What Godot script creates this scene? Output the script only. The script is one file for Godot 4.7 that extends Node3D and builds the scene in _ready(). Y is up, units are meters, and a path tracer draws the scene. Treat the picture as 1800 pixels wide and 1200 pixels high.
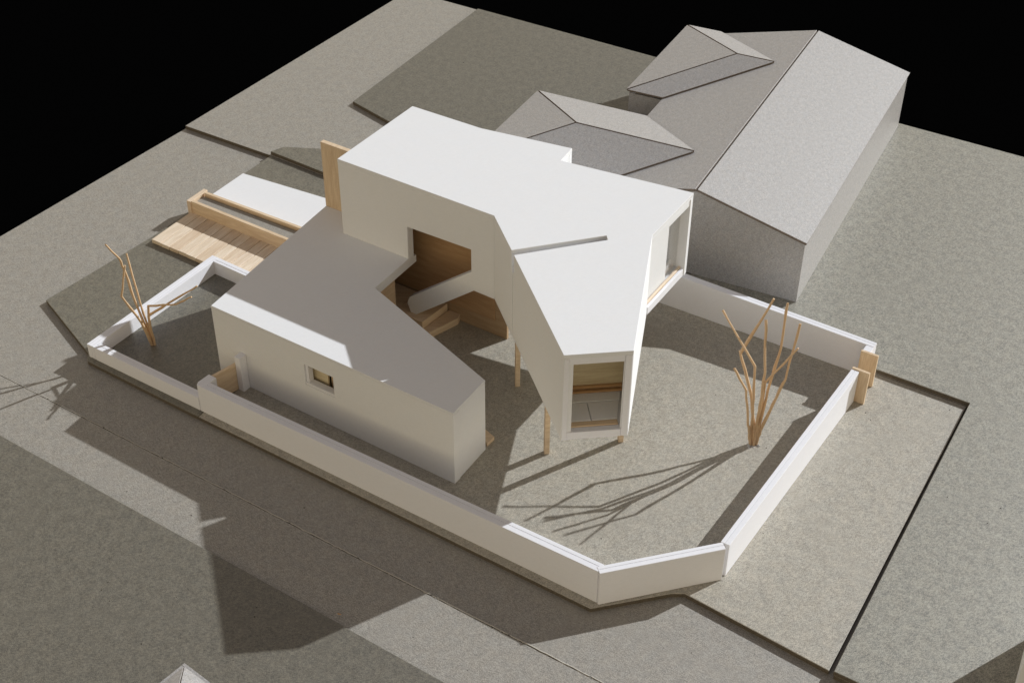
extends Node3D
# A card-and-timber architectural model of a house on its site, sunlit in front of black.
# All lengths below are millimetres on the model; MM turns them into metres.
const MM := 0.001

var cam_pos := Vector3(0, 400, 480)
var names := {}
var M := {}

# ------------------------------------------------------------------ helpers
func numbered(called: String) -> String:
	if not names.has(called):
		names[called] = 0
		return called
	names[called] += 1
	return "%s_%03d" % [called, names[called]]

func thing(called: String, label: String, category: String, at: Vector3, group := "") -> Node3D:
	var o := Node3D.new()
	o.name = numbered(called)
	add_child(o)
	o.position = at * MM
	tag(o, label, category, group)
	return o

func tag(o: Node, label: String, category: String, group := "") -> void:
	o.set_meta("label", label)
	o.set_meta("category", category)
	if group:
		o.set_meta("group", group)

# a mesh part; vertices are given in site millimetres, the part hangs under its thing
func part(called: String, g: Geo, mat: Material, parent: Node3D) -> MeshInstance3D:
	var mi := MeshInstance3D.new()
	mi.name = called
	mi.mesh = g.commit(mat, base_of(parent))
	parent.add_child(mi, true)
	return mi

func base_of(n: Node) -> Vector3:
	var p := Vector3.ZERO
	while n is Node3D and n != self:
		p += (n as Node3D).position
		n = n.get_parent()
	return p

func structure(called: String, label: String, g: Geo, mat: Material) -> MeshInstance3D:
	var mi := MeshInstance3D.new()
	mi.name = numbered(called)
	mi.mesh = g.commit(mat, Vector3.ZERO)
	add_child(mi, true)
	mi.set_meta("kind", "structure")
	tag(mi, label, "ground")
	return mi

# Collects triangles with flat normals and planar UVs.
class Geo:
	var v := PackedVector3Array()
	var n := PackedVector3Array()
	var t := PackedVector2Array()
	var tile := 100.0
	var shift := Vector2.ZERO
	var spin := 0.0
	var cut: Geo = null       # where the cut edges of a sheet go when they have a colour of their own
	var cut_mat: Material = null

	func tri(a: Vector3, b: Vector3, c: Vector3, nn: Vector3, ua: Vector2, ub: Vector2, uc: Vector2) -> void:
		if (b - a).cross(c - a).dot(nn) > 0.0:
			var s := b; b = c; c = s
			var su := ub; ub = uc; uc = su
		v.append_array([a, b, c])
		n.append_array([nn, nn, nn])
		t.append_array([uvt(ua), uvt(ub), uvt(uc)])

	func uvt(p: Vector2) -> Vector2:
		return p.rotated(spin) / tile + shift

	func quad(a: Vector3, b: Vector3, c: Vector3, d: Vector3, out: Vector3) -> void:
		var nn := (b - a).cross(d - a)
		if nn.length() < 1e-9:
			nn = (c - b).cross(d - b)
		nn = nn.normalized()
		if nn.dot(out) < 0.0:
			nn = -nn
		var ux := (b - a).normalized()
		var uy := nn.cross(ux)
		var f := func(p: Vector3) -> Vector2: return Vector2((p - a).dot(ux) + a.x + a.y, (p - a).dot(uy) + a.z)
		tri(a, b, c, nn, f.call(a), f.call(b), f.call(c))
		tri(a, c, d, nn, f.call(a), f.call(c), f.call(d))

	# outline in (U,V), thickness th along N = U x V direction given, chamfered edges
	func prism(pts: Array, o: Vector3, U: Vector3, V: Vector3, N: Vector3, th: float, ch := 0.12) -> void:
		var p := PackedVector2Array(pts)
		if Geometry2D.is_polygon_clockwise(p):
			p.reverse()
		var k := p.size()
		var q := PackedVector2Array()
		for i in k:
			var e0 := (p[i] - p[(i + k - 1) % k]).normalized()
			var e1 := (p[(i + 1) % k] - p[i]).normalized()
			var n0 := Vector2(-e0.y, e0.x)
			var n1 := Vector2(-e1.y, e1.x)
			var m := n0 + n1
			var den := maxf(0.3, 1.0 + n0.dot(n1))
			q.append(p[i] + m * (ch / den))
		var at := func(a: Vector2, h: float) -> Vector3: return o + U * a.x + V * a.y + N * h
		var idx := Geometry2D.triangulate_polygon(q)
		for i in range(0, idx.size(), 3):
			var a := q[idx[i]]
			var b := q[idx[i + 1]]
			var c := q[idx[i + 2]]
			tri(at.call(a, th), at.call(b, th), at.call(c, th), N, a, b, c)
			tri(at.call(a, 0.0), at.call(b, 0.0), at.call(c, 0.0), -N, a, b, c)
		for i in k:
			var j := (i + 1) % k
			var e := (p[j] - p[i]).normalized()
			var on2 := Vector2(e.y, -e.x)
			var on := (U * on2.x + V * on2.y).normalized()
			(cut if cut else self).quad(at.call(p[i], ch), at.call(p[j], ch), at.call(p[j], th - ch), at.call(p[i], th - ch), on)
			quad(at.call(p[i], th - ch), at.call(p[j], th - ch), at.call(q[j], th), at.call(q[i], th), on + N)
			quad(at.call(p[i], ch), at.call(p[j], ch), at.call(q[j], 0.0), at.call(q[i], 0.0), on - N)

	# horizontal sheet: plan outline (x, z), top at y, thickness downwards
	func slab(plan: Array, top: float, th: float, ch := 0.12) -> Geo:
		prism(plan, Vector3(0, top - th, 0), Vector3.RIGHT, Vector3.BACK, Vector3.UP, th, ch)
		return self

	# vertical board from a to b (plan points), outline in (along, height); thickness towards side
	func board(a: Vector2, b: Vector2, pts: Array, th: float, side: Vector2, from := 0.0, ch := 0.12) -> Geo:
		var d := (b - a).normalized()
		var nn := Vector2(-d.y, d.x)
		if nn.dot(side) < 0.0:
			nn = -nn
		prism(pts, Vector3(a.x + nn.x * from, 0, a.y + nn.y * from), Vector3(d.x, 0, d.y), Vector3.UP, Vector3(nn.x, 0, nn.y), th, ch)
		return self

	func rect_board(a: Vector2, b: Vector2, y0: float, y1: float, th: float, side: Vector2, from := 0.0, ch := 0.12) -> Geo:
		var l := (b - a).length()
		return board(a, b, [Vector2(0, y0), Vector2(l, y0), Vector2(l, y1), Vector2(0, y1)], th, side, from, ch)

	# plate through planar 3D outline, thickness along the upward normal
	func plate(q: Array, th: float, ch := 0.1) -> Geo:
		var o: Vector3 = q[0]
		var U: Vector3 = (q[1] - o).normalized()
		var N: Vector3 = U.cross(q[q.size() - 1] - o).normalized()
		if N.y < 0.0:
			N = -N
		var V := N.cross(U)
		var pts := []
		for p in q:
			pts.append(Vector2((p - o).dot(U), (p - o).dot(V)))
		prism(pts, o, U, V, N, th, ch)
		return self

	# bent round stick through points
	func stick(nodes: Array, r0: float, r1: float, sides := 7, rough := 0.0, seed_ := 1) -> Geo:
		var rings := []
		var rng := RandomNumberGenerator.new()
		rng.seed = seed_
		var path := []
		for i in nodes.size():
			path.append(nodes[i])
			if rough > 0.0 and i < nodes.size() - 1:
				for k in [0.28, 0.55, 0.8]:
					path.append(nodes[i].lerp(nodes[i + 1], k) + Vector3(rng.randf_range(-1, 1), rng.randf_range(-1, 1), rng.randf_range(-1, 1)) * rough)
		for i in path.size():
			var d: Vector3
			if i == 0:
				d = path[1] - path[0]
			elif i == path.size() - 1:
				d = path[i] - path[i - 1]
			else:
				d = (path[i + 1] - path[i]).normalized() + (path[i] - path[i - 1]).normalized()
			d = d.normalized()
			var u := d.cross(Vector3(0.3, 0.2, 1)).normalized()
			var w := d.cross(u)
			var r := lerpf(r0, r1, float(i) / (path.size() - 1)) * (1.0 + rng.randf_range(-0.7, 0.9) * rough)
			var ring := []
			for k in sides:
				var a := TAU * k / sides
				ring.append([path[i] + (u * cos(a) + w * sin(a)) * r, u * cos(a) + w * sin(a)])
			rings.append(ring)
		for i in path.size() - 1:
			for k in sides:
				var l := (k + 1) % sides
				var a = rings[i][k]; var b = rings[i][l]; var c = rings[i + 1][l]; var d2 = rings[i + 1][k]
				var uv0 := Vector2(k, 0) * 2.0
				var uv1 := Vector2(k, 12.0 * (i + 1))
				tri3(a[0], b[0], c[0], a[1], b[1], c[1], uv0, uv0 + Vector2(2, 0), uv1)
				tri3(a[0], c[0], d2[0], a[1], c[1], d2[1], uv0, uv1 + Vector2(2, 0), uv1)
		for e in [0, path.size() - 1]:
			var cc: Vector3 = path[e]
			var out: Vector3 = (path[0] - path[1]) if e == 0 else (path[e] - path[e - 1])
			out = out.normalized()
			for k in sides:
				tri(cc, rings[e][k][0], rings[e][(k + 1) % sides][0], out, Vector2.ZERO, Vector2(1, 0), Vector2(0, 1))
		return self

	func tri3(a: Vector3, b: Vector3, c: Vector3, na: Vector3, nb: Vector3, nc: Vector3, ua: Vector2, ub: Vector2, uc: Vector2) -> void:
		if (b - a).cross(c - a).dot(na + nb + nc) > 0.0:
			v.append_array([a, c, b]); n.append_array([na, nc, nb]); t.append_array([uvt(ua), uvt(uc), uvt(ub)])
		else:
			v.append_array([a, b, c]); n.append_array([na, nb, nc]); t.append_array([uvt(ua), uvt(ub), uvt(uc)])

	# small irregular crumb
	func crumb(at: Vector3, r: float, rng: RandomNumberGenerator) -> void:
		var s := []
		for d in [Vector3.RIGHT, Vector3.BACK, Vector3.LEFT, Vector3.FORWARD, Vector3.UP]:
			s.append(at + d * r * rng.randf_range(0.5, 1.2))
		for i in 4:
			var a: Vector3 = s[i]
			var b: Vector3 = s[(i + 1) % 4]
			var nn := (b - a).cross(s[4] - a).normalized()
			if nn.y < 0.0:
				nn = -nn
			tri(a, b, s[4], nn, Vector2.ZERO, Vector2(1, 0), Vector2(0, 1))

	func edged(m: Material) -> Geo:
		cut = Geo.new()
		cut_mat = m
		return self

	func commit(mat: Material, base: Vector3, onto: ArrayMesh = null) -> ArrayMesh:
		var vv := PackedVector3Array()
		vv.resize(v.size())
		for i in v.size():
			vv[i] = v[i] * 0.001 - base
		var arr := []
		arr.resize(Mesh.ARRAY_MAX)
		arr[Mesh.ARRAY_VERTEX] = vv
		arr[Mesh.ARRAY_NORMAL] = n
		arr[Mesh.ARRAY_TEX_UV] = t
		var st := SurfaceTool.new()
		st.create_from_arrays(arr)
		st.generate_tangents()
		st.set_material(mat)
		var out := st.commit(onto)
		if cut and cut.v.size() > 0:
			cut.commit(cut_mat, base, out)
		return out

# ------------------------------------------------------------------ materials
func noise_bytes(w: int, h: int, seed_: int, freq: float, oct: int, grow := Vector2i.ZERO) -> PackedByteArray:
	var f := FastNoiseLite.new()
	f.seed = seed_
	f.noise_type = FastNoiseLite.TYPE_SIMPLEX_SMOOTH
	f.frequency = freq
	f.fractal_octaves = oct
	var img := f.get_seamless_image(w, h, false, false, 0.15)
	if grow != Vector2i.ZERO:
		img.resize(grow.x, grow.y, Image.INTERPOLATE_CUBIC)
	img.convert(Image.FORMAT_L8)
	return img.get_data()

# a near-white card texture: blotches, fibre streaks, grain and stray specks
func card_images(size: int, seed_: int, blotch: float, streak: float, grain: float, specks: int, hue: float) -> Array:
	var big := noise_bytes(size, size, seed_, 0.022, 4)
	var warm := noise_bytes(size, size, seed_ + 1, 0.02, 3)
	var st := noise_bytes(size / 4, size, seed_ + 2, 0.22, 3, Vector2i(size, size))
	var fine := noise_bytes(size, size, seed_ + 3, 0.3, 3)
	var mid := noise_bytes(size, size, seed_ + 4, 0.075, 3)
	var rgb := PackedByteArray()
	rgb.resize(size * size * 3)
	var hgt := PackedByteArray()
	hgt.resize(size * size)
	for i in size * size:
		var b := (big[i] - 128) / 128.0
		var s := (st[i] - 128) / 128.0
		var g := (fine[i] - 128) / 128.0
		var w := (warm[i] - 128) / 128.0
		var q := (mid[i] - 128) / 128.0
		var l := 205.0 * (1.0 + blotch * (b + 1.5 * q) + streak * s + grain * g)
		rgb[i * 3] = clampi(int(l * (1.0 + hue * w)), 0, 255)
		rgb[i * 3 + 1] = clampi(int(l), 0, 255)
		rgb[i * 3 + 2] = clampi(int(l * (1.0 - hue * 1.2 * w)), 0, 255)
		hgt[i] = clampi(int(128 + 70.0 * s + 60.0 * g), 0, 255)
	var rng := RandomNumberGenerator.new()
	rng.seed = seed_
	for k in specks:
		var x := rng.randi_range(2, size - 6)
		var y := rng.randi_range(2, size - 6)
		var d := rng.randf_range(0.35, 0.8)
		if rng.randf() < 0.3:
			d = rng.randf_range(1.12, 1.22)
		var lx := rng.randi_range(1, 4)
		for a in lx:
			for c in rng.randi_range(1, 2):
				var i := ((y + c) * size + x + a) * 3
				for ch in 3:
					rgb[i + ch] = clampi(int(rgb[i + ch] * d), 0, 255)
	var col := Image.create_from_data(size, size, false, Image.FORMAT_RGB8, rgb)
	var bump := Image.create_from_data(size, size, false, Image.FORMAT_L8, hgt)
	bump.convert(Image.FORMAT_RGBA8)
	bump.bump_map_to_normal_map(1.0)
	return [ImageTexture.create_from_image(col), ImageTexture.create_from_image(bump)]

func wood_images(size: int, seed_: int) -> Array:
	var st := noise_bytes(size / 16, size, seed_, 0.2, 4, Vector2i(size, size))
	var wide := noise_bytes(size / 8, size, seed_ + 1, 0.03, 3, Vector2i(size, size))
	var fine := noise_bytes(size / 4, size, seed_ + 2, 0.4, 2, Vector2i(size, size))
	var rgb := PackedByteArray()
	rgb.resize(size * size * 3)
	for i in size * size:
		var s := (st[i] - 128) / 128.0
		var w := (wide[i] - 128) / 128.0
		var g := (fine[i] - 128) / 128.0
		var l := 1.0 + 0.06 * s + 0.06 * w + 0.03 * g
		rgb[i * 3] = clampi(int(215 * (0.25 + 0.75 * l)), 0, 255)
		rgb[i * 3 + 1] = clampi(int(215 * l), 0, 255)
		rgb[i * 3 + 2] = clampi(int(215 * (l * 1.3 - 0.3)), 0, 255)
	return [ImageTexture.create_from_image(Image.create_from_data(size, size, false, Image.FORMAT_RGB8, rgb))]

func mat(lin: Color, tex: Array, rough: float, spec: float, nscale := 0.0, gain := 0.8) -> StandardMaterial3D:
	var m := StandardMaterial3D.new()
	var c := lin
	if tex.size() > 0:
		# the texture's mean is 205/255 or 215/255 sRGB; divide it out again
		var g := Color(gain, gain, gain).srgb_to_linear().r
		c = Color(lin.r / g, lin.g / g, lin.b / g)
		m.albedo_texture = tex[0]
	m.albedo_color = c.linear_to_srgb()
	m.roughness = rough
	m.metallic_specular = spec
	if nscale > 0.0 and tex.size() > 1:
		m.normal_enabled = true
		m.normal_texture = tex[1]
		m.normal_scale = nscale
	return m

# the faint gloss of pressed card
func coat(m: StandardMaterial3D) -> StandardMaterial3D:
	m.clearcoat_enabled = true
	m.clearcoat = 0.45
	m.clearcoat_roughness = 0.55
	return m

func make_materials() -> void:
	var board := card_images(1024, 11, 0.12, 0.20, 0.55, 130, 0.010)
	var grey := card_images(1024, 31, 0.05, 0.16, 0.42, 90, 0.010)
	var paper := card_images(512, 51, 0.003, 0.006, 0.012, 0, 0.002)
	var road := card_images(1024, 71, 0.05, 0.14, 0.40, 120, 0.010)
	var light := card_images(1024, 131, 0.07, 0.13, 0.36, 120, 0.010)
	var wood := wood_images(512, 91)
	M.lot = coat(mat(Color(0.132, 0.119, 0.089), board, 0.55, 0.8, 0.35))
	M.side = coat(mat(Color(0.150, 0.136, 0.100), board, 0.55, 0.8, 0.35))  # yard card again, darker: its weaker sheen is put into the colour
	M.back = coat(mat(Color(0.124, 0.113, 0.084), board, 0.55, 0.8, 0.35))  # darker copy of the neighbour card, weak sheen painted into the tone
	M.yard = coat(mat(Color(0.365, 0.333, 0.268), light, 0.58, 0.7, 0.35))  # lighter copy of the lot card, stronger sheen painted into the tone
	M.right = coat(mat(Color(0.242, 0.228, 0.181), board, 0.58, 0.7, 0.35))  # lighter copy of the neighbour card, sheen towards the sun painted in
	M.road = coat(mat(Color(0.302, 0.279, 0.238), road, 0.58, 0.7, 0.25))
	M.base = mat(Color(0.42, 0.30, 0.19), [], 0.8, 0.3)
	M.grey = mat(Color(0.372, 0.355, 0.340), grey, 0.56, 0.8, 0.3)
	M.card_edge = mat(Color(0.13, 0.108, 0.08), road, 0.8, 0.3)
	M.grey_edge = mat(Color(0.20, 0.16, 0.13), grey, 0.8, 0.3)
	M.white = mat(Color(0.825, 0.828, 0.832), paper, 0.78, 0.3, 0.06)
	M.core = mat(Color(0.85, 0.85, 0.88), paper, 0.9, 0.2, 0.1)
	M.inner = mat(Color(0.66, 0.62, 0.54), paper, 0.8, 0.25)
	M.tan = mat(Color(0.70, 0.59, 0.39), wood, 0.7, 0.3, 0.0, 0.84)
	M.bass = mat(Color(0.73, 0.565, 0.385), wood, 0.7, 0.3, 0.0, 0.84)
	M.deck = mat(Color(0.78, 0.64, 0.485), wood, 0.7, 0.3, 0.0, 0.84)
	M.deck_b = mat(Color(0.74, 0.59, 0.43), wood, 0.7, 0.3, 0.0, 0.84)
	M.deck_c = mat(Color(0.81, 0.675, 0.515), wood, 0.7, 0.3, 0.0, 0.84)
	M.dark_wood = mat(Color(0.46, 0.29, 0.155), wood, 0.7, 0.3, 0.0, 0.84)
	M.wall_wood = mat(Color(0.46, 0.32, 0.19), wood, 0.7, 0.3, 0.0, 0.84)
	M.rail = mat(Color(0.52, 0.31, 0.15), wood, 0.7, 0.3, 0.0, 0.84)
	M.twig = mat(Color(0.66, 0.46, 0.275), wood, 0.7, 0.3, 0.0, 0.84)
	M.glue = mat(Color(0.55, 0.54, 0.52), [], 0.4, 0.5)
	M.black = mat(Color(0.0012, 0.0012, 0.0012), [], 1.0, 0.0)
	M.fibre = mat(Color(0.56, 0.53, 0.47), [], 0.9, 0.2)
	M.scrap = mat(Color(0.55, 0.30, 0.10), [], 0.8, 0.2)
	M.fleck = mat(Color(0.07, 0.06, 0.05), [], 0.8, 0.2)
	var g := StandardMaterial3D.new()
	g.albedo_color = Color(0.95, 0.96, 0.96, 0.06)
	g.transparency = BaseMaterial3D.TRANSPARENCY_ALPHA
	g.roughness = 0.03
	M.glass = g

# ------------------------------------------------------------------ scene
func _ready() -> void:
	# camera
	var cam := Camera3D.new()
	cam.name = "camera"
	add_child(cam)
	cam.transform = Transform3D(Basis(Vector3(0.99997804, 0.0052755, -0.00401135), Vector3(-0.00662735, 0.7960014, -0.6052585), Vector3(0, 0.60527179, 0.79601888)), cam_pos * MM)
	cam.fov = 27.695
	cam.near = 0.02
	cam.far = 60.0
	cam.current = true
	# sky, air, exposure
	var we := WorldEnvironment.new()
	we.name = "environment"
	var env := Environment.new()
	env.background_mode = Environment.BG_SKY
	var sm := ProceduralSkyMaterial.new()
	sm.sky_top_color = Color(0.115, 0.112, 0.135).linear_to_srgb()
	sm.sky_horizon_color = Color(1.0, 0.84, 0.54).linear_to_srgb()
	sm.sky_curve = 0.28
	sm.sky_energy_multiplier = 1.06
	sm.ground_bottom_color = Color(0.01, 0.01, 0.01)
	sm.ground_horizon_color = Color(0.05, 0.045, 0.04)
	sm.sun_angle_max = 1.0
	var sky := Sky.new()
	sky.sky_material = sm
	env.sky = sky
	env.tonemap_mode = Environment.TONE_MAPPER_LINEAR
	env.tonemap_exposure = 1.13
	env.sdfgi_enabled = true
	env.ssao_enabled = true
	env.ssil_enabled = true
	we.environment = env
	add_child(we)
	# the sun, low from the right and a little behind
	var sun := DirectionalLight3D.new()
	sun.name = "sun"
	sun.light_energy = 1.22
	sun.light_color = Color(0.965, 0.982, 1.0)
	sun.light_angular_distance = 0.5
	sun.shadow_enabled = true
	add_child(sun)
	sun.look_at_from_position(Vector3(1.5589, 1, -0.9744), Vector3.ZERO)

	make_materials()
	site()
	neighbour()
	house()
	garden_walls()
	deck_and_planter()
	trees()
	frame_edge_buildings()
	litter()

func v2(x: float, y: float) -> Vector2:
	return Vector2(x, y)

# ---- the base board and its layered card
func site() -> void:
	var floor_ := Geo.new()
	floor_.slab([v2(-2500, -2500), v2(2500, -2500), v2(2500, 2500), v2(-2500, 2500)], -13.0, 4.0)
	structure("floor", "matt black floor all round under the model board", floor_, M.black)
	var base := Geo.new()
	base.slab([v2(-75.7, -459.8), v2(-85.9, -442.9), v2(-197, -257.7), v2(-272.4, -138.3), v2(-395.2, 56.3), v2(100, 367), v2(420, -144.7)], -4.41, 8.5)
	structure("base_board", "brown edged base board that carries the whole model", base, M.base)
	var road := Geo.new()
	road.tile = 150.0
	road.spin = -0.56
	road.edged(M.card_edge).slab([v2(-75.7, -459.8), v2(-85.9, -442.9), v2(-197, -257.7), v2(-272.4, -138.3), v2(-314.6, -71.3), v2(174.85, 246.8), v2(420, -144.7)], -2.2, 2.2)
	structure("road", "pale grey card road running past the white front wall", road, M.road)
	var strip := Geo.new()
	strip.tile = 150.0
	strip.shift = v2(0.37, 0.21)
	strip.spin = -0.56
	strip.slab([v2(-315.0, -70.7), v2(-395.2, 56.3), v2(100, 367), v2(174.5, 247.3)], -1.9, 2.48)
	structure("pavement", "pale grey card strip beyond the cut line across the road", strip, M.road)
	# opposite lot, a darker sheet with a bevelled edge
	var opp := Geo.new()
	opp.tile = 130.0
	opp.shift = v2(0.1, 0.6)
	opp.prism([v2(-329.8, -47.6), v2(-394.6, 56.0), v2(100, 366), v2(156.6, 276.2)], Vector3(0, -1.89, 0), Vector3.RIGHT, Vector3.BACK, Vector3.UP, 1.3, 0.55)
	structure("opposite_lot", "dark olive card sheet across the road in the near left corner", opp, M.lot)
	# upper layer (road behind, left, and everything behind the step)
	var upper := Geo.new()
	upper.tile = 150.0
	upper.spin = -0.5
	upper.shift = v2(0.6, 0.1)
	upper.edged(M.card_edge).slab([v2(-75.7, -459.3), v2(-85.9, -442.5), v2(-196.6, -257.3), v2(-140.7, -222.5), v2(-106.5, -199.2), v2(170, -23.3), v2(206.6, 0.4), v2(117.8, 152.8), v2(200.4, 206.2), v2(419.4, -144.7)], 0.0, 2.19)
	structure("upper_road", "pale grey card road one step up behind and left of the house", upper, M.road)
	var side := Geo.new()  # one card with the yard, split so the duller sheen can be painted
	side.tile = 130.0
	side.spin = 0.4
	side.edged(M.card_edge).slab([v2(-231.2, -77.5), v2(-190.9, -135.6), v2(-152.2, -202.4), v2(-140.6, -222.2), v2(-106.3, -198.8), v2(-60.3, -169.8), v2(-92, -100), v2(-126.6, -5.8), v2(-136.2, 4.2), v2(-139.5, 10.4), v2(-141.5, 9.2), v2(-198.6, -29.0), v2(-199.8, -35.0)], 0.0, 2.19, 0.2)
	structure("side_lot_painted_dim", "olive card part of the lot left of the house and gate, weaker sheen painted as a darker tone", side, M.side)
	var yard := Geo.new()
	yard.tile = 150.0
	yard.spin = 0.4
	yard.edged(M.card_edge).slab([v2(-60.0, -169.6), v2(170, -22.9), v2(205.3, 0.0), v2(116.3, 150.7), v2(67.3, 113.7), v2(62, 113.7), v2(30.6, 121.6), v2(-139.3, 10.6), v2(-136.0, 4.4), v2(-126.4, -5.6), v2(-91.7, -100)], 0.0, 2.19, 0.2)
	structure("house_lot", "olive grey card yard inside the white walls with driveway on the right, sheen painted as a lighter tone", yard, M.yard)
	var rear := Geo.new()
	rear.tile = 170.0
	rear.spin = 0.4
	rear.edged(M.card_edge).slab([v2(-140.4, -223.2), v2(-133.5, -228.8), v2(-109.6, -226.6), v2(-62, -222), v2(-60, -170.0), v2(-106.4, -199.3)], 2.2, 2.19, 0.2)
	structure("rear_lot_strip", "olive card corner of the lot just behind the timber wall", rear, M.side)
	var bk := Geo.new()  # one card with the right-hand lot, split under the house to paint the sheen
	bk.tile = 140.0
	bk.shift = v2(0.45, 0.3)
	bk.spin = 0.15
	bk.edged(M.card_edge).slab([v2(-25.2, -424.6), v2(-98.8, -285.6), v2(-74.9, -260.4), v2(-38, -224), v2(-20, -144.3), v2(42, -104.9), v2(90, -101), v2(174.5, -298.4)], 2.2, 2.19, 0.2)
	structure("neighbour_back_lot_painted_dim", "mottled olive card lot left of the grey house behind the white house, painted darker where sheen is weak", bk, M.back)
	var nb := Geo.new()
	nb.tile = 140.0
	nb.shift = v2(0.15, 0.7)
	nb.spin = 0.35
	nb.edged(M.card_edge).slab([v2(174.8, -298.2), v2(90.3, -100.8), v2(42.3, -104.6), v2(170, -23.3), v2(206.2, 0.3), v2(117.4, 152.8), v2(200.4, 206.0), v2(414, -148.0)], 2.2, 2.19, 0.2)
	structure("neighbour_lot", "mottled grey olive card lot right of the grey house and the driveway, painted lighter for its sheen", nb, M.right)

# ---- grey neighbour house: frame of (p, s) with p to the left-back of the right wall, s along it
func nps(p: float, s: float, h: float) -> Vector3:
	return Vector3(140.24 - 0.89606 * p + 0.44393 * s, h, -76.64 - 0.44393 * p - 0.89606 * s)

func np2(p: float, s: float) -> Vector2:
	var q := nps(p, s, 0)
	return Vector2(q.x, q.z)

func grey_wall(called: String, a: Vector2, b: Vector2, pts: Array, side: Vector2, o: Node3D) -> void:
	var g := Geo.new()
	g.tile = 90.0
	g.shift = a * 0.013
	g.board(a, b, pts, 1.8, side)
	part(called, g, M.grey, o)

func neighbour() -> void:
	var o := thing("grey_house", "large grey card house with main gable roof and two hipped wings", "house", nps(57, 100, 2.2))
	var b := 2.25
	var e := 36.0
	var in_s := np2(0, 1) - np2(0, 0)
	var in_p := np2(1, 0) - np2(0, 0)
	# walls
	grey_wall("wall", np2(0, 0), np2(0, 202.7), [v2(0, b), v2(202.7, b), v2(202.7, e), v2(0, e)], in_p, o)
	grey_wall("gable_wall", np2(1.8, 0), np2(115, 0), [v2(0, b), v2(113.2, b), v2(113.2, e - 0.2), v2(54.7, 50.3), v2(0, e + 0.2)], in_s, o)
	grey_wall("gable_wall", np2(1.8, 202.7), np2(115, 202.7), [v2(0, b), v2(113.2, b), v2(113.2, e - 0.2), v2(54.7, 50.3), v2(0, e + 0.2)], -in_s, o)
	grey_wall("wall", np2(115, 1.8), np2(115, 200.9), [v2(0, b), v2(199.1, b), v2(199.1, e - 0.6), v2(0, e - 0.6)], -in_p, o)
	# wing nearer to us
	grey_wall("wall", np2(115, -2.6), np2(180.5, -2.6), [v2(0, b), v2(65.5, b), v2(65.5, e), v2(0, e)], in_s, o)
	grey_wall("wall", np2(115, 81.2), np2(180.5, 81.2), [v2(0, b), v2(65.5, b), v2(65.5, e), v2(0, e)], -in_s, o)
	grey_wall("wall", np2(180.5, -0.7), np2(180.5, 79.3), [v2(0, b), v2(80, b), v2(80, e), v2(0, e)], -in_p, o)
	# far wing
	grey_wall("wall", np2(115, 107.4), np2(136.4, 107.4), [v2(0, b), v2(21.4, b), v2(21.4, e), v2(0, e)], in_s, o)
	grey_wall("wall", np2(115, 202.9), np2(136.4, 202.9), [v2(0, b), v2(21.4, b), v2(21.4, e), v2(0, e)], -in_s, o)
	grey_wall("wall", np2(136.4, 109.3), np2(136.4, 201), [v2(0, b), v2(91.7, b), v2(91.7, e), v2(0, e)], -in_p, o)
	# roofs: single card sheets meeting with open joints
	var sheets := [
		["roof_sheet", [nps(-0.6, -0.5, 36.05), nps(56.3, -0.5, 50.5), nps(56.3, 203.3, 50.5), nps(-0.6, 203.3, 36.05)]],
		["roof_sheet", [nps(56.75, -0.5, 50.5), nps(115.6, -0.5, 36.0), nps(115.6, 203.3, 36.0), nps(56.75, 203.3, 50.5)]],
	]
	for q in sheets:
		var g := Geo.new()
		g.tile = 90.0
		g.shift = v2(0.3, 0.1)
		g.edged(M.grey_edge).plate(q[1], 1.3)
		part(q[0], g, M.grey, o)
	var lift := 1.1
	var wa := [
		[nps(181.3, -3.2, 36.1), nps(138.8, 39.0, 46.7), nps(72.6, 39.0, 46.7), nps(115.6, -3.2, 36.1)],
		[nps(181.3, 82.0, 36.1), nps(115.6, 82.0, 36.1), nps(72.6, 39.5, 46.7), nps(138.8, 39.5, 46.7)],
		[nps(181.7, -2.8, 36.1), nps(181.7, 81.6, 36.1), nps(139.3, 39.25, 46.7)],
	]
	var wb := [
		[nps(137.0, 106.6, 36.1), nps(89.6, 154.5, 48.0), nps(67.5, 154.5, 48.0), nps(115.6, 106.6, 36.1)],
		[nps(137.0, 203.6, 36.1), nps(115.6, 203.6, 36.1), nps(67.5, 155.0, 48.0), nps(89.6, 155.0, 48.0)],
		[nps(137.5, 107.0, 36.1), nps(137.5, 203.2, 36.1), nps(90.1, 154.75, 48.0)],
	]
	for q in wa + wb:
		var g := Geo.new()
		g.tile = 90.0
		g.shift = v2(q[0].x, q[0].z) * 0.01
		var r := []
		for p in q:
			r.append(p + Vector3(0, lift, 0))
		g.edged(M.grey_edge).plate(r, 1.2)
		part("wing_roof_sheet", g, M.grey, o)

# ---- the white house
const HB := 79.5      # roof of the upper volume
const HU := 36.6      # its underside
const HL := 38.6      # roof of the low wing

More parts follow.
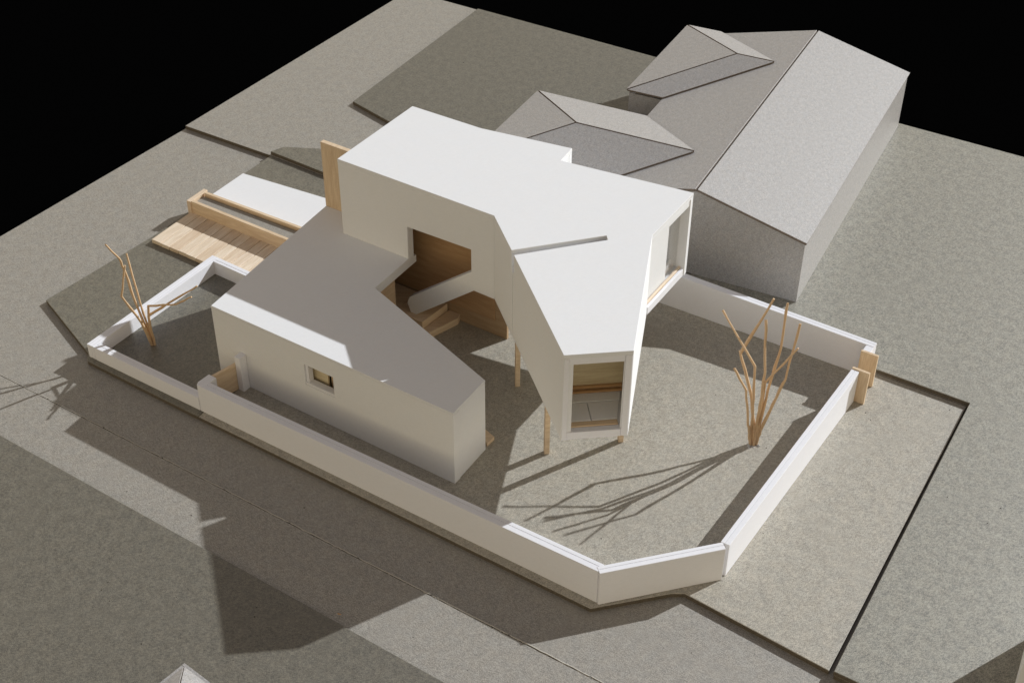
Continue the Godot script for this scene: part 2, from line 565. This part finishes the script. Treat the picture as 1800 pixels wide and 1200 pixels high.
func house() -> void:
	var o := thing("white_house", "white foamboard house model, raised angular upper volume over a low wing", "house model", Vector3(-20, 0, -20))
	var P1 := v2(-81.4, -80.0); var P2 := v2(-49.8, -132.4); var Pk := v2(-15.5, -110.3)
	var P3 := v2(27.6, -91.3); var P4 := v2(22.1, -79.8); var P5 := v2(80.7, -51.9)
	var P6 := v2(59.6, -17.1); var P7 := v2(46.3, 63.8); var P8 := v2(19.6, 67.0); var P9 := v2(-8.2, -31.6)
	var s0 := v2(-0.5, -4.6); var s1 := v2(0.5, -1.0)
	var sE := v2(39.9, -16.4); var sE2 := v2(40.3, -13.1)
	# roof of the upper volume, with the slit cut in from its edge
	var g := Geo.new()
	g.slab([P1, P2, Pk, P3, P4, P5, P6, P7, P8, s1, sE2, sE, s0, P9], HB, 2.0)
	part("upper_roof", g, M.white, o)
	# slit channel under the roof
	g = Geo.new()
	g.rect_board(s0 + v2(3.2, -1.0), sE, 67, HB - 2.05, 1.0, v2(0, -1))
	g.rect_board(s1 + v2(3.2, -1.0), sE2, 67, HB - 2.05, 1.0, v2(0, 1))
	g.rect_board(sE, sE2, 67, HB - 2.05, 1.0, v2(1, 0))
	g.slab([s0 + v2(3.2, -1), sE, sE2, s1 + v2(3.2, -1)], 67.0, 1.0)
	part("roof_slit_lining", g, M.white, o)
	var top := HB - 2.02
	# long front wall with its stepped opening and sloping stair parapet
	var dir := (P9 - P1).normalized()
	var nrm := v2(0.54956, -0.83546)
	var L := (P9 - P1).length()
	g = Geo.new()
	g.board(P1, P9, [v2(0, top), v2(0, HL + 0.02), v2(39.2, HL + 0.02), v2(39.3, 56.4), v2(75.2, 57.2), v2(75.2, 45.2), v2(38.4, 16.4), v2(37.2, 12.6), v2(39.9, 5.9), v2(76.4, 35.2), v2(86.2, HU - 1.6), v2(L, HU - 1.6), v2(L, top)], 4.2, nrm)
	part("front_wall", g, M.white, o)
	# wing wall in two boards either side of the slit
	g = Geo.new()
	var la := (s0 - P9).length()
	g.board(P9, s0, [v2(0.05, HU - 1.2), v2(la + 1.55, HU - 1.0), v2(la + 1.55, 69.0), v2(la, 71.0), v2(la, top), v2(0.05, top)], 4.0, v2(1, -0.3))
	part("wing_wall", g, M.white, o)
	g = Geo.new()
	var lb := (P8 - s1).length()
	var s1b := s1 - (P8 - s1).normalized() * 1.75
	g.board(s1b, P8, [v2(0, HU - 0.9), v2(lb + 1.75, HU), v2(lb + 1.75, top), v2(1.75, top), v2(1.75, 71.0), v2(0, 69.0)], 4.0, v2(1, -0.3), 0.12)
	part("wing_wall", g, M.white, o)
	# right-hand wing wall, rear walls, end wall
	g = Geo.new(); g.rect_board(P6, P7, HU, top, 3.4, v2(-1, 0)); part("wing_wall", g, M.white, o)
	g = Geo.new(); g.rect_board(P4, P5, HU, top, 3.2, v2(-0.4, 1)); part("rear_wall", g, M.white, o)
	g = Geo.new(); g.rect_board(P3, P4, HU, top, 3.2, v2(-1, 0)); part("rear_wall", g, M.white, o)
	g = Geo.new(); g.rect_board(Pk, P3, HU, top, 3.2, v2(0, 1)); part("rear_wall", g, M.white, o)
	g = Geo.new(); g.rect_board(P2, Pk, HU, top, 3.2, v2(0, 1)); part("rear_wall", g, M.white, o)
	g = Geo.new(); g.rect_board(P1 + nrm * 4.25, P2, HU, top, 3.2, v2(1, 0)); part("end_wall", g, M.white, o)
	# floor of the upper volume, open over the stair
	var on := func(s: float, d: float) -> Vector2: return P1 + dir * s + nrm * d
	g = Geo.new()
	g.slab([on.call(3.5, 18.2), on.call(83.5, 18.2), on.call(83.5, 4.4), P9 + v2(6.5, 1.5), P8 + v2(3.9, -2.6), P7 + v2(-2.9, -2.6), P6 + v2(-3.2, 0.6), P5 + v2(-3.4, 0.0), P4 + v2(-0.6, 3.8), P3 + v2(-3.6, 1.5), Pk + v2(-0.6, 3.6), P2 + v2(0.6, 4.2)], HU + 3.6, 3.5)
	part("upper_floor", g, M.white, o)
	# timber wall of the stairwell down to the ground
	g = Geo.new(); g.tile = 60.0
	g.rect_board(on.call(5.0, 16.4), on.call(83.8, 16.4), 0.05, HU - 0.1, 1.6, nrm)
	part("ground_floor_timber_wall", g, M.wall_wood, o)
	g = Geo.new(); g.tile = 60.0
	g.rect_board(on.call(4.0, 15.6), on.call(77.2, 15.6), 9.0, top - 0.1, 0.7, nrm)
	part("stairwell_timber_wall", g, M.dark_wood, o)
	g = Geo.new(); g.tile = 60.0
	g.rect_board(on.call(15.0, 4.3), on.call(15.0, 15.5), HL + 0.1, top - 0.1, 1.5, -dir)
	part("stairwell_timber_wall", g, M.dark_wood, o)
	g = Geo.new(); g.rect_board(on.call(77.5, 4.4), on.call(77.5, 16.3), HU, top - 0.1, 1.5, dir); part("stairwell_wall", g, M.inner, o)
	# stair: two timber platforms and a landing seam
	g = Geo.new(); g.tile = 60.0
	g.slab([on.call(14, -2.5), on.call(31.8, -2.5), on.call(31.8, 15.5), on.call(14, 15.5)], 8.0, 7.9)
	var st := part("stair_landing", g, M.bass, o)
	g = Geo.new(); g.tile = 60.0
	g.slab([on.call(32.0, -3.5), on.call(48.6, -3.5), on.call(49.6, 15.5), on.call(32.0, 15.5)], 8.0, 7.9)
	part("step", g, M.bass, st)
	g = Geo.new(); g.tile = 60.0
	g.slab([on.call(48.9, -3.8), on.call(53.0, -3.8), on.call(57.6, 13.0), on.call(56.5, 16.3), on.call(49.9, 16.3)], 4.0, 3.9)
	part("step", g, M.bass, st)
	# big window at the end of the wing
	var wd := (P7 - P8).normalized()
	var wl := (P7 - P8).length()
	g = Geo.new()
	g.board(P8, P7, [v2(0.02, HU + 0.02), v2(wl - 0.02, HU + 0.02), v2(wl - 0.02, top), v2(0.02, top)], 0.0001, v2(0, -1))
	g = Geo.new()
	g.rect_board(P8 + wd * 2.2, P7 - wd * 2.9, 74.4, top, 3.0, v2(0, -1), 0.3)
	var wf := part("end_window_frame", g, M.core, o)
	g = Geo.new(); g.rect_board(P8 + wd * 0.3, P8 + wd * 2.15, HU + 0.4, top, 2.6, v2(0, -1), -0.25); part("jamb", g, M.core, wf)
	g = Geo.new(); g.rect_board(P7 - wd * 2.85, P7 - wd * 0.2, HU + 0.6, top, 2.6, v2(0, -1), -0.15); part("jamb", g, M.core, wf)
	g = Geo.new(); g.rect_board(P8 + wd * 2.2, P7 - wd * 2.9, HU + 0.3, 40.5, 2.8, v2(0, -1), 0.1); part("sill", g, M.core, wf)
	# inside the end window: floor, timber sill, cabinets, rails and back wall
	var wi := v2(wd.y, -wd.x)
	g = Geo.new(); g.rect_board(P8 + wd * 3.4 + wi * 3.2, P7 - wd * 3.5 + wi * 3.2, HU + 3.6, 41.0, 2.6, wi); part("inner_sill", g, M.bass, o)
	for k in 2:
		var c0 := 2.6 + k * 10.6
		g = Geo.new()
		g.slab([P8 + wd * c0 + wi * 6.0, P8 + wd * (c0 + 10.3) + wi * 6.0, P8 + wd * (c0 + 10.3 + 2.6 * k) + wi * 17.0, P8 + wd * (c0 - 0.8 * (1 - k)) + wi * 17.0], 41.2, 1.0)
		part("floor_panel", g, M.white, o)
	g = Geo.new(); g.slab([P8 + wd * 1.8 + wi * 17.3, P8 + wd * 26.4 + wi * 17.3, P8 + wd * 28.2 + wi * 24.0, P8 + wd * 1.2 + wi * 24.0], 41.4, 1.2); part("floor_panel", g, M.white, o)
	g = Geo.new(); g.rect_board(P8 + wd * 0.8 + wi * 24.0, P8 + wd * 28.4 + wi * 24.0, 41.5, 42.6, 1.6, -wi); part("timber_rail", g, M.rail, o)
	g = Geo.new(); g.rect_board(P8 + wd * 0.8 + wi * 24.0, P8 + wd * 28.4 + wi * 24.0, 43.6, 44.7, 1.2, -wi); part("timber_rail", g, M.rail, o)
	g = Geo.new(); g.rect_board(P8 + wd * 0.6 + wi * 24.1, P8 + wd * 28.8 + wi * 24.1, HU + 3.7, top - 0.1, 1.4, wi); part("room_wall", g, M.tan, o)
	# bay opening on the right
	var bd := (P5 - P6).normalized()
	var bi := v2(-0.8576, -0.5143)
	var bl := (P5 - P6).length()
	g = Geo.new(); g.rect_board(P6 + bd * 0.2, P5 - bd * 0.2, 74.3, top, 2.6, bi, 0.05); part("bay_fascia", g, M.white, o)
	g = Geo.new(); g.rect_board(P6 + bd * 0.6, P6 + bd * 24.4, HU + 3.7, 77.3, 2.4, bi, 3.2); part("bay_panel", g, M.white, o)
	g = Geo.new(); g.rect_board(P6 + bd * 1.2, P5 - bd * 3.4, HU + 0.1, 40.6, 1.4, bi, 0.0); part("bay_sill", g, M.core, o)
	g = Geo.new(); g.rect_board(P6 + bd * 1.2, P5 - bd * 3.4, HU + 0.3, 41.3, 1.1, bi, 1.6); part("bay_timber_sill", g, M.deck, o)
	g = Geo.new(); g.rect_board(P6 + bd * 24.5, P5 - bd * 3.4, 40.4, 74.2, 0.2, bi, 3.8, 0.03); part("bay_pane", g, M.glass, o)
	g = Geo.new(); g.rect_board(P6 + bd * 24.8, P5 - bd * 4.0, 40.4, 44.0, 0.5, bi, 6.5, 0.05); part("bay_rail", g, M.core, o)
	g = Geo.new(); g.rect_board(P6 + bd * 18 + bi * 16.0, P5 + bi * 16.0, HU + 3.7, top - 0.1, 1.4, bi); part("room_wall", g, M.inner, o)
	g = Geo.new(); g.rect_board(P6 + bd * 31 + bi * 10.0, P6 + bd * 31 + bi * 15.8, HU + 3.7, top - 0.1, 1.2, bd); part("room_wall", g, M.inner, o)
	# timber posts
	for c in [v2(15.2, 33.0), v2(47.6, 25.0), v2(2.6, -12.8)]:
		g = Geo.new(); g.tile = 40.0
		g.slab([c + v2(-1.25, -1.0), c + v2(0.9, -1.35), c + v2(1.25, 1.0), c + v2(-0.9, 1.35)], HU + 0.05, HU)
		part("post", g, M.bass, o)
	# ---- low wing
	var A := v2(-134.4, -20.2); var B := v2(-92.4, -105.3); var F := v2(-74.5, -93.6)
	var lv3 := v2(-11.1, 31.4); var lv2 := v2(-23.6, 53.0)
	var n1 := on.call(39.2, 0.0)
	var n0 := v2(-62.4, -34.9)
	g = Geo.new()
	g.slab([A, B, F, on.call(2.0, 4.0), on.call(39.2, 4.15), n1, n0, lv3, lv2], HL, 1.2)
	part("low_roof", g, M.white, o)
	var lt := HL - 1.22
	# front wall of the low wing, with its small window
	var ld := (lv2 - A).normalized()
	var ll := (lv2 - A).length()
	var li := v2(0.553, -0.833)
	var fr := [v2(0, 0.05), v2(ll, 0.05), v2(ll, lt), v2(0, lt), v2(0, 20), v2(52.9, 20.0), v2(52.9, 28.8), v2(69.3, 28.8), v2(69.3, 17.4), v2(52.9, 17.4), v2(52.9, 19.98), v2(0, 19.98)]
	g = Geo.new(); g.board(A, lv2, fr, 4.0, li, 0.0, 0.004)
	part("low_front_wall", g, M.white, o)
	g = Geo.new(); g.rect_board(A + ld * 53.0, A + ld * 69.2, 17.45, 18.9, 3.4, li, 0.15); var lw := part("low_window_sill", g, M.white, o)
	g = Geo.new(); g.rect_board(A + ld * 53.0, A + ld * 54.6, 18.95, 28.7, 3.0, li, 0.6); part("jamb", g, M.core, lw)
	g = Geo.new(); g.rect_board(A + ld * 48.0, A + ld * 61.6, 8, 32, 1.0, li, 5.2); part("low_room_wall", g, M.tan, o)
	g = Geo.new(); g.tile = 60.0; g.rect_board(A + ld * 61.7, A + ld * 80.0, 8, 32, 1.0, li, 7.0); part("low_room_timber_wall", g, M.bass, o)
	g = Geo.new(); g.rect_board(lv2 + v2(1.9, -3.3), lv3, 0.05, lt, 3.6, v2(-1, -0.6)); part("low_end_wall", g, M.white, o)
	g = Geo.new(); g.rect_board(lv3 + v2(-2.4, -3.0), n0 + (lv3 - n0).normalized() * 8.0, 0.05, lt, 3.6, v2(-1, 0.5)); part("low_court_wall", g, M.white, o)
	g = Geo.new(); g.rect_board(A + v2(2.3, -3.3), B, 0.05, lt, 3.6, v2(1, 0.4)); part("low_side_wall", g, M.white, o)
	g = Geo.new(); g.rect_board(n1 - (n0 - n1).normalized() * 6.5, n0, 33.6, lt, 1.6, v2(-1, -0.4), 0.05); part("porch_lintel", g, M.white, o)
	g = Geo.new(); g.tile = 60.0; g.rect_board(n1 + v2(-7, -1), n0 + v2(-7, -1), 0.05, lt - 0.1, 1.4, v2(-1, -0.4)); part("porch_timber_wall", g, M.bass, o)
	# walls below the back of the upper volume
	g = Geo.new(); g.rect_board(on.call(1.2, 14.0), P2 + v2(0.3, 2.6), 0.05, HU - 0.05, 3.0, v2(1, 0.4)); part("low_rear_wall", g, M.white, o)
	g = Geo.new(); g.rect_board(P2 + v2(3.6, 3.6), Pk + v2(-0.8, 2.4), 0.05, HU - 0.05, 3.0, v2(-0.4, 1)); part("low_rear_wall", g, M.white, o)
	# timber blade wall
	g = Geo.new(); g.tile = 60.0; g.spin = PI / 2
	g.rect_board(v2(-92.6, -105.5), v2(-92.6, -105.5) + v2(0.835, 0.55) * 22.3, 0.05, 74.2, 2.6, v2(0.5, -0.85))
	part("timber_blade_wall", g, M.bass, o)
	# edge of a low timber deck that peeps out behind the low wing
	g = Geo.new(); g.tile = 60.0
	g.slab([v2(-7.4, 25.2), v2(-10.4, 29.6), v2(-52, -24), v2(-48.6, -27.5)], 2.0, 1.9)
	part("side_deck", g, M.bass, o)

# ---- white foamboard garden walls, each laminated from two boards
func lam(o: Node3D, a: Vector2, b: Vector2, pts: Array, th: float, side: Vector2) -> void:
	var g := Geo.new()
	g.board(a, b, pts, th * 0.56, side)
	part("board", g, M.core, o)
	g = Geo.new()
	g.board(a, b, pts, th * 0.42, side, th * 0.58)
	part("board", g, M.core, o)

func rect(l: float, h0: float, h1: float) -> Array:
	return [v2(0, 0.04), v2(l, 0.04), v2(l, h1), v2(0, h0)]

func garden_walls() -> void:
	var grp := "white boards walling in the garden"
	var F2 := v2(32.9, 118.7)
	var H0 := v2(-138.9, 6.7)
	var d := (F2 - H0).normalized()
	var o := thing("front_garden_wall", "long white garden wall along the road in front of the low wing", "wall", Vector3(-53, 0, 62), grp)
	lam(o, H0, F2, rect((F2 - H0).length(), 14.8, 17.1), 4.5, v2(0.5, -0.8))
	# bevelled return where the front wall steps up, beside the timber gate
	var g := Geo.new()
	g.slab([v2(-138.9, 6.3), v2(-138.7, 4.4), v2(-134.9, -1.0), v2(-131.2, 1.6), v2(-134.6, 6.4), v2(-136.4, 8.0)], 14.9, 14.85)
	part("return_board", g, M.core, o)
	o = thing("low_garden_wall", "lower white garden wall at the far left end of the front", "wall", Vector3(-168, 0, -12), grp)
	var Lc := v2(-194.6, -29.6)
	lam(o, Lc, H0 - d * 0.5, rect((H0 - d * 0.5 - Lc).length(), 7.5, 7.3), 4.0, v2(0.5, -0.8))
	o = thing("left_garden_wall", "low white wall closing the left side beside the stick tree", "wall", Vector3(-175, 0, -70), grp)
	lam(o, v2(-198.4, -32.2), v2(-152.9, -106.6), rect(87.2, 7.5, 7.8), 4.2, v2(1, 0.5))
	o = thing("rear_left_garden_wall", "low white wall between the timber deck and the left corner of the yard", "wall", Vector3(-128, 0, -88), grp)
	lam(o, v2(-149.2, -104.3), v2(-107.4, -75.4), rect(50.7, 7.8, 7.8), 4.0, v2(-0.5, 0.8))
	o = thing("corner_garden_wall", "short white wall cutting off the near corner at an angle", "wall", Vector3(58, 0, 113), grp)
	lam(o, v2(33.6, 119.8), v2(82.4, 106.4), rect(50.6, 17.2, 17.0), 3.8, v2(0, -1))
	o = thing("driveway_garden_wall", "sunlit white wall between the yard and the driveway", "wall", Vector3(119, 0, 51), grp)
	lam(o, v2(84.0, 104.4), v2(154.8, -2.8), rect(128.4, 17.0, 17.2), 3.7, v2(-1, 0))
	o = thing("rear_garden_wall", "white wall in front of the grey house, shaded on the garden side", "wall", Vector3(113, 0, -54), grp)
	lam(o, v2(55.0, -89.9), v2(164.9, -20.6), rect(129.9, 20.0, 17.4), 3.9, v2(0.5, -0.8))
	g = Geo.new()
	g.rect_board(v2(161.7, -22.4), v2(159.3, -18.6), 0.05, 17.3, 3.7, v2(1, 0.5))
	part("return_board", g, M.core, o)
	# timber gate boards
	g = Geo.new(); g.tile = 50.0; g.spin = PI / 2
	g.rect_board(v2(151.9, -5.1), v2(151.9, -5.1) + v2(0.833, 0.553) * 8.2, 0.05, 17.6, 1.5, v2(0.55, -0.83))
	o = thing("gate_board", "upright timber board capping the end of the driveway wall", "gate post", Vector3(155, 0, -3), "timber boards at the garden gate")
	part("board", g, M.bass, o)
	g = Geo.new(); g.tile = 50.0; g.spin = PI / 2
	g.rect_board(v2(158.3, -17.5), v2(158.3, -17.5) + v2(0.84, 0.545) * 8.1, 0.05, 17.7, 1.5, v2(0.55, -0.83))
	o = thing("gate_board", "upright timber board on the end of the wall before the grey house", "gate post", Vector3(162, 0, -16), "timber boards at the garden gate")
	part("board", g, M.bass, o)
	# side gate by the low wing
	g = Geo.new(); g.tile = 50.0
	g.rect_board(v2(-133.2, 0.4), v2(-122.6, -10.6), 0.05, 14.3, 1.5, v2(-1, -0.8))
	o = thing("side_gate", "plain timber gate between front wall and low wing", "gate", Vector3(-128, 0, -5))
	part("board", g, M.bass, o)
	g = Geo.new()
	var A := v2(-134.4, -20.2)
	var ld := v2(0.833, 0.553)
	g.rect_board(A + ld * 14.8, A + ld * 18.0, 0.05, 19.0, 4.2, v2(-0.55, 0.83), 0.05)
	o = thing("gate_pier", "small white pier on the low wing that the side gate meets", "gate post", Vector3(-120, 0, -9))
	part("board", g, M.core, o)

# ---- deck, planter and paving on the left
func deck_and_planter() -> void:
	var rng := RandomNumberGenerator.new()
	rng.seed = 5
	var o := thing("timber_deck", "pale timber deck of short planks in front of the planter", "deck", Vector3(-155, 0, -125))
	var along := v2(0.8345, 0.5510)
	var back := v2(-174.5, -156.1)
	var deep := v2(-15.0, 26.6)
	var x := 0.0
	var w := [6.9, 5.9, 6.3, 6.1, 6.2, 6.3, 6.3, 6.4, 5.9, 6.0, 5.2, 6.1, 6.0, 6.0]
	var mats := [M.deck, M.deck_b, M.deck_c]
	for i in w.size():
		var full := 1.0 if i < 6 else 0.92
		var a: Vector2 = back + along * (x + 0.17)
		var b: Vector2 = back + along * (x + w[i] - 0.17)
		var dd: Vector2 = deep * (full + rng.randf_range(-0.006, 0.006))
		var g := Geo.new()
		g.tile = 60.0
		g.spin = -2.08
		g.shift = v2(rng.randf(), rng.randf())
		g.slab([a - deep * 0.03, b - deep * 0.03, b + dd, a + dd], 2.3 + rng.randf_range(-0.06, 0.06), 2.2, 0.1)
		part("plank", g, mats[rng.randi() % 3], o)
		x += w[i]
	# planter trough
	o = thing("planter", "timber trough planter filled with grey card beside the deck", "planter", Vector3(-138, 0, -140))
	var g := Geo.new(); g.tile = 50.0
	g.rect_board(v2(-175.4, -156.6), v2(-168.3, -168.8), 0.05, 9.6, 2.6, v2(1, 0.5)); part("end_board", g, M.deck_b, o)
	g = Geo.new(); g.tile = 50.0
	g.rect_board(v2(-173.0, -155.9), v2(-173.0, -155.9) + along * 82.0, 0.05, 9.5, 2.0, v2(0.5, -0.8)); part("front_board", g, M.bass, o)
	g = Geo.new(); g.tile = 50.0
	g.rect_board(v2(-167.2, -164.3), v2(-167.2, -164.3) + v2(0.85, 0.5267) * 84.0, 0.05, 9.6, 1.9, v2(0.5, -0.8)); part("rear_board", g, M.bass, o)
	g = Geo.new(); g.tile = 80.0
	g.slab([v2(-171.4, -157.6), v2(-167.6, -163.8), v2(-97, -119.9), v2(-103.8, -113.2)], 7.6, 1.5); part("soil", g, M.road, o)
	# white paving slab
	g = Geo.new()
	g.slab([v2(-152.7, -199.4), v2(-169.2, -171.0), v2(-95, -125.2), v2(-88, -123.4), v2(-80, -161.0)], 1.5, 1.45, 0.1)
	o = thing("paving_slab", "thin white slab lying on the ground behind the planter", "paving", Vector3(-125, 0, -160))
	part("sheet", g, M.white, o)

# ---- bare stick trees
func trees() -> void:
	var o := thing("stick_tree", "taller bare tree of many split wood sticks in the sunny yard", "tree", Vector3(105.3, 0, 26.9), "bare model trees of split sticks")
	var r := [
		[Vector3(104.3, 0, 26.6), Vector3(103.9, 8, 25.2), Vector3(102.7, 26, 26.9), Vector3(101.7, 42, 25.3), Vector3(88.5, 59, 8.9)],
		[Vector3(105.2, 0, 26.6), Vector3(105.2, 7, 25.9), Vector3(102.5, 24, 20.6), Vector3(97.0, 41, 13.2)],
		[Vector3(97.3, 40.2, 13.9), Vector3(109, 66, 10.2)],
		[Vector3(105.8, 0, 26.4), Vector3(106.0, 7, 25.1), Vector3(105.4, 23, 28.9), Vector3(105.6, 41, 28.2), Vector3(105.7, 59, 15.5)],
		[Vector3(106.2, 0, 26.4), Vector3(106.9, 7, 25.9), Vector3(108.4, 30, 26.0), Vector3(112.5, 48, 20.6), Vector3(114.7, 65, 11.6)],
		[Vector3(106.6, 0, 26.8), Vector3(107.9, 7, 25.8), Vector3(110.3, 25, 30.1), Vector3(113.7, 40, 31.6), Vector3(118.5, 62, 22.2)],
		[Vector3(105.4, 0, 27.3), Vector3(106.6, 12, 25.3), Vector3(106.3, 36, 28.5), Vector3(116.8, 57, 32.2)],
		[Vector3(104.0, 0, 27.2), Vector3(103.3, 6, 25.9), Vector3(101.2, 14, 29.5), Vector3(97.3, 37, 35.0), Vector3(91.3, 48, 34.2)],
	]
	for i in r.size():
		var g := Geo.new()
		g.tile = 30.0
		g.shift = v2(i * 0.13, i * 0.29)
		g.stick(r[i], 0.76, [0.46, 0.6, 0.52, 0.64, 0.62, 0.56, 0.42, 0.46][i], 6, 0.2, i + 3)
		part("branch", g, M.twig, o)
	var rng := RandomNumberGenerator.new()
	rng.seed = 8
	var gl := Geo.new()
	for k in 16:
		gl.crumb(Vector3(105.3 + rng.randf_range(-2.6, 2.6), 0.02, 27.6 + rng.randf_range(-1.2, 1.8)), rng.randf_range(0.5, 1.1), rng)
	var gm := part("glue_blob", gl, M.glue, o)
	gm.set_meta("kind", "stuff")
	o = thing("stick_tree", "smaller bare stick tree with one bent branch in the left yard", "tree", Vector3(-170.4, 0, -41.5), "bare model trees of split sticks")
	var l := [
		[Vector3(-170.6, 0, -42.3), Vector3(-174.4, 22, -41.4), Vector3(-177.0, 40, -42.3), Vector3(-177.6, 51, -39.0), Vector3(-180.5, 62, -33.4)],
		[Vector3(-170.3, 0, -41.8), Vector3(-170.5, 2, -42.5), Vector3(-172.8, 23, -41.9), Vector3(-177.7, 46, -50.5)],
		[Vector3(-170.9, 0, -41.4), Vector3(-172.2, 17, -36.2), Vector3(-176.1, 38, -27.8), Vector3(-172.6, 53, -30.3)],
		[Vector3(-169.8, 0, -41.6), Vector3(-169.6, 15, -39.8), Vector3(-168.4, 25, -38.5), Vector3(-153.6, 30, -33), Vector3(-144.5, 38, -27.6)],
		[Vector3(-168.6, 19.5, -38.9), Vector3(-156.8, 29, -36.4), Vector3(-143.2, 39, -34.8)],
	]
	for i in l.size():
		var g := Geo.new()
		g.tile = 30.0
		g.shift = v2(i * 0.17, i * 0.21)
		g.stick(l[i], 0.68, 0.4, 6, 0.2, i + 30)
		part("branch", g, M.twig, o)

# ---- two neighbours that only just enter the frame
func frame_edge_buildings() -> void:
	var o := thing("hipped_house", "far corner of a grey hipped card roof just entering at the near left edge", "house", Vector3(-106, -0.6, 202))
	var g: Geo
	var C := v2(-109.9, 174.2)
	var el := v2(-0.626, 0.780)
	var er := v2(0.780, 0.626)
	var size := 42.0
	var cs := [C, C + er * size, C + (er + el) * size, C + el * size]
	var mid := C + (er + el) * size * 0.5
	for k in 4:
		g = Geo.new(); g.tile = 90.0
		var a: Vector2 = cs[k]
		var b: Vector2 = cs[(k + 1) % 4]
		var t := (b - a).normalized()
		g.rect_board(a + t * 0.02, b - t * 1.25, -0.55, 30.4, 1.2, mid - (a + b) * 0.5)
		part("wall", g, M.grey, o)
		g = Geo.new(); g.tile = 90.0
		g.shift = v2(k * 0.3, 0.2)
		var ra := a + (mid - a) * 0.06
		var rb := b + (mid - b) * 0.06
		var nk := ((mid - (ra + rb) * 0.5)).normalized() * 0.25
		g.edged(M.grey_edge).plate([Vector3(ra.x + nk.x, 29.6, ra.y + nk.y), Vector3(rb.x + nk.x, 29.6, rb.y + nk.y), Vector3(mid.x - nk.x * 0.2, 39.6, mid.y - nk.y * 0.2)], 1.0)
		part("roof_sheet", g, M.grey, o)
	# white block at the lower right
	o = thing("white_block", "corner of a white flat roofed block at the near right edge", "house", Vector3(205, 2.2, 160))
	var c0 := v2(178, 165); var c1 := v2(191.9, 137.0)
	var out := v2(0.896, 0.444) * 45.0
	g = Geo.new(); g.rect_board(c0, c1, 2.25, 38, 3.0, v2(1, 0.4)); part("wall", g, M.white, o)
	g = Geo.new(); g.rect_board(c0 + v2(0.896, 0.444) * 3.05, c0 + out, 2.25, 38, 3.0, v2(0.44, -0.9)); part("wall", g, M.white, o)
	g = Geo.new(); g.rect_board(c1 + v2(0.896, 0.444) * 3.05, c1 + out, 2.25, 38, 3.0, v2(-0.44, 0.9)); part("wall", g, M.white, o)
	g = Geo.new(); g.slab([c0, c1, c1 + out, c0 + out], 40.0, 1.95); part("roof", g, M.white, o)

# ---- paper fuzz along the scored line and stray flecks
func litter() -> void:
	var rng := RandomNumberGenerator.new()
	rng.seed = 21
	var g := Geo.new()
	var p0 := v2(-300.0, -61.4)
	var p1 := v2(60.0, 172.3)
	var across := v2(0.545, -0.838)
	for k in 12:
		var lip := []
		for j in 16:
			var t := (k + j / 15.0 * 0.97) / 12.0
			var p := p0.lerp(p1, t) - across * (0.12 + rng.randf_range(-0.12, 0.12))
			lip.append(Vector3(p.x, -1.9 + rng.randf_range(-0.05, 0.1) * (0.4 + t), p.y))
		g.stick(lip, 0.14 + 0.01 * k, 0.15 + 0.01 * k, 5)
	for k in 520:
		var t := pow(rng.randf(), 0.5)
		var p := p0.lerp(p1, t) - across * rng.randf_range(-0.25, 0.7) * (0.3 + t)
		g.crumb(Vector3(p.x, -1.95, p.y), 0.1 + 0.24 * rng.randf() * t, rng)
	for k in 90:
		var t := 0.55 + 0.45 * rng.randf()
		var p := p0.lerp(p1, t)
		var q := p + v2(rng.randf_range(-0.9, 0.9), rng.randf_range(-0.9, 0.9))
		g.stick([Vector3(p.x, -1.9, p.y), Vector3(q.x, -1.6 + rng.randf_range(0, 0.5), q.y)], 0.07, 0.04, 3)
	var mi := MeshInstance3D.new()
	mi.name = "paper_fuzz"
	mi.mesh = g.commit(M.fibre, Vector3.ZERO)
	add_child(mi, true)
	tag(mi, "torn paper fibres along the cut line in the road", "paper fibres")
	mi.set_meta("kind", "stuff")
	g = Geo.new()
	var regions := [
		[-0.6, 26, [v2(-250, 10), v2(-40, 150), v2(-110, 165), v2(-250, 120)]],
		[-1.9, 16, [v2(-290, -48), v2(20, 155), v2(-20, 152), v2(-290, -30)]],
		[-2.2, 14, [v2(-255, -130), v2(-205, -40), v2(-140, 14), v2(-60, 70), v2(20, 125), v2(110, 152), v2(40, 150), v2(-280, -62)]],
		[0.0, 26, [v2(-5, 40), v2(60, -20), v2(150, -5), v2(200, 0), v2(118, 145), v2(70, 108), v2(35, 112)]],
		[2.2, 40, [v2(215, 0), v2(270, -180), v2(380, -120), v2(210, 160), v2(125, 150)]],
		[2.2, 14, [v2(-90, -285), v2(-40, -380), v2(60, -330), v2(20, -230), v2(-60, -250)]],
	]
	for q in regions:
		var poly := PackedVector2Array(q[2])
		var left: int = q[1]
		while left > 0:
			var p := v2(rng.randf_range(-300, 390), rng.randf_range(-400, 180))
			if Geometry2D.is_point_in_polygon(p, poly):
				g.crumb(Vector3(p.x, q[0] - 0.02, p.y), rng.randf_range(0.16, 0.42), rng)
				left -= 1
	mi = MeshInstance3D.new()
	mi.name = "dark_flecks"
	mi.mesh = g.commit(M.fleck, Vector3.ZERO)
	add_child(mi, true)
	tag(mi, "tiny dark flecks scattered over the card sheets", "flecks")
	mi.set_meta("kind", "stuff")
	var go := Geo.new()
	go.stick([Vector3(-65.5, -0.4, 124.6), Vector3(-64.2, -0.35, 125.1)], 0.22, 0.15, 5)
	mi = MeshInstance3D.new()
	mi.name = "wood_splinter"
	mi.mesh = go.commit(M.scrap, Vector3.ZERO)
	add_child(mi, true)
	tag(mi, "tiny orange wood splinter on the sheet across the road", "splinter")
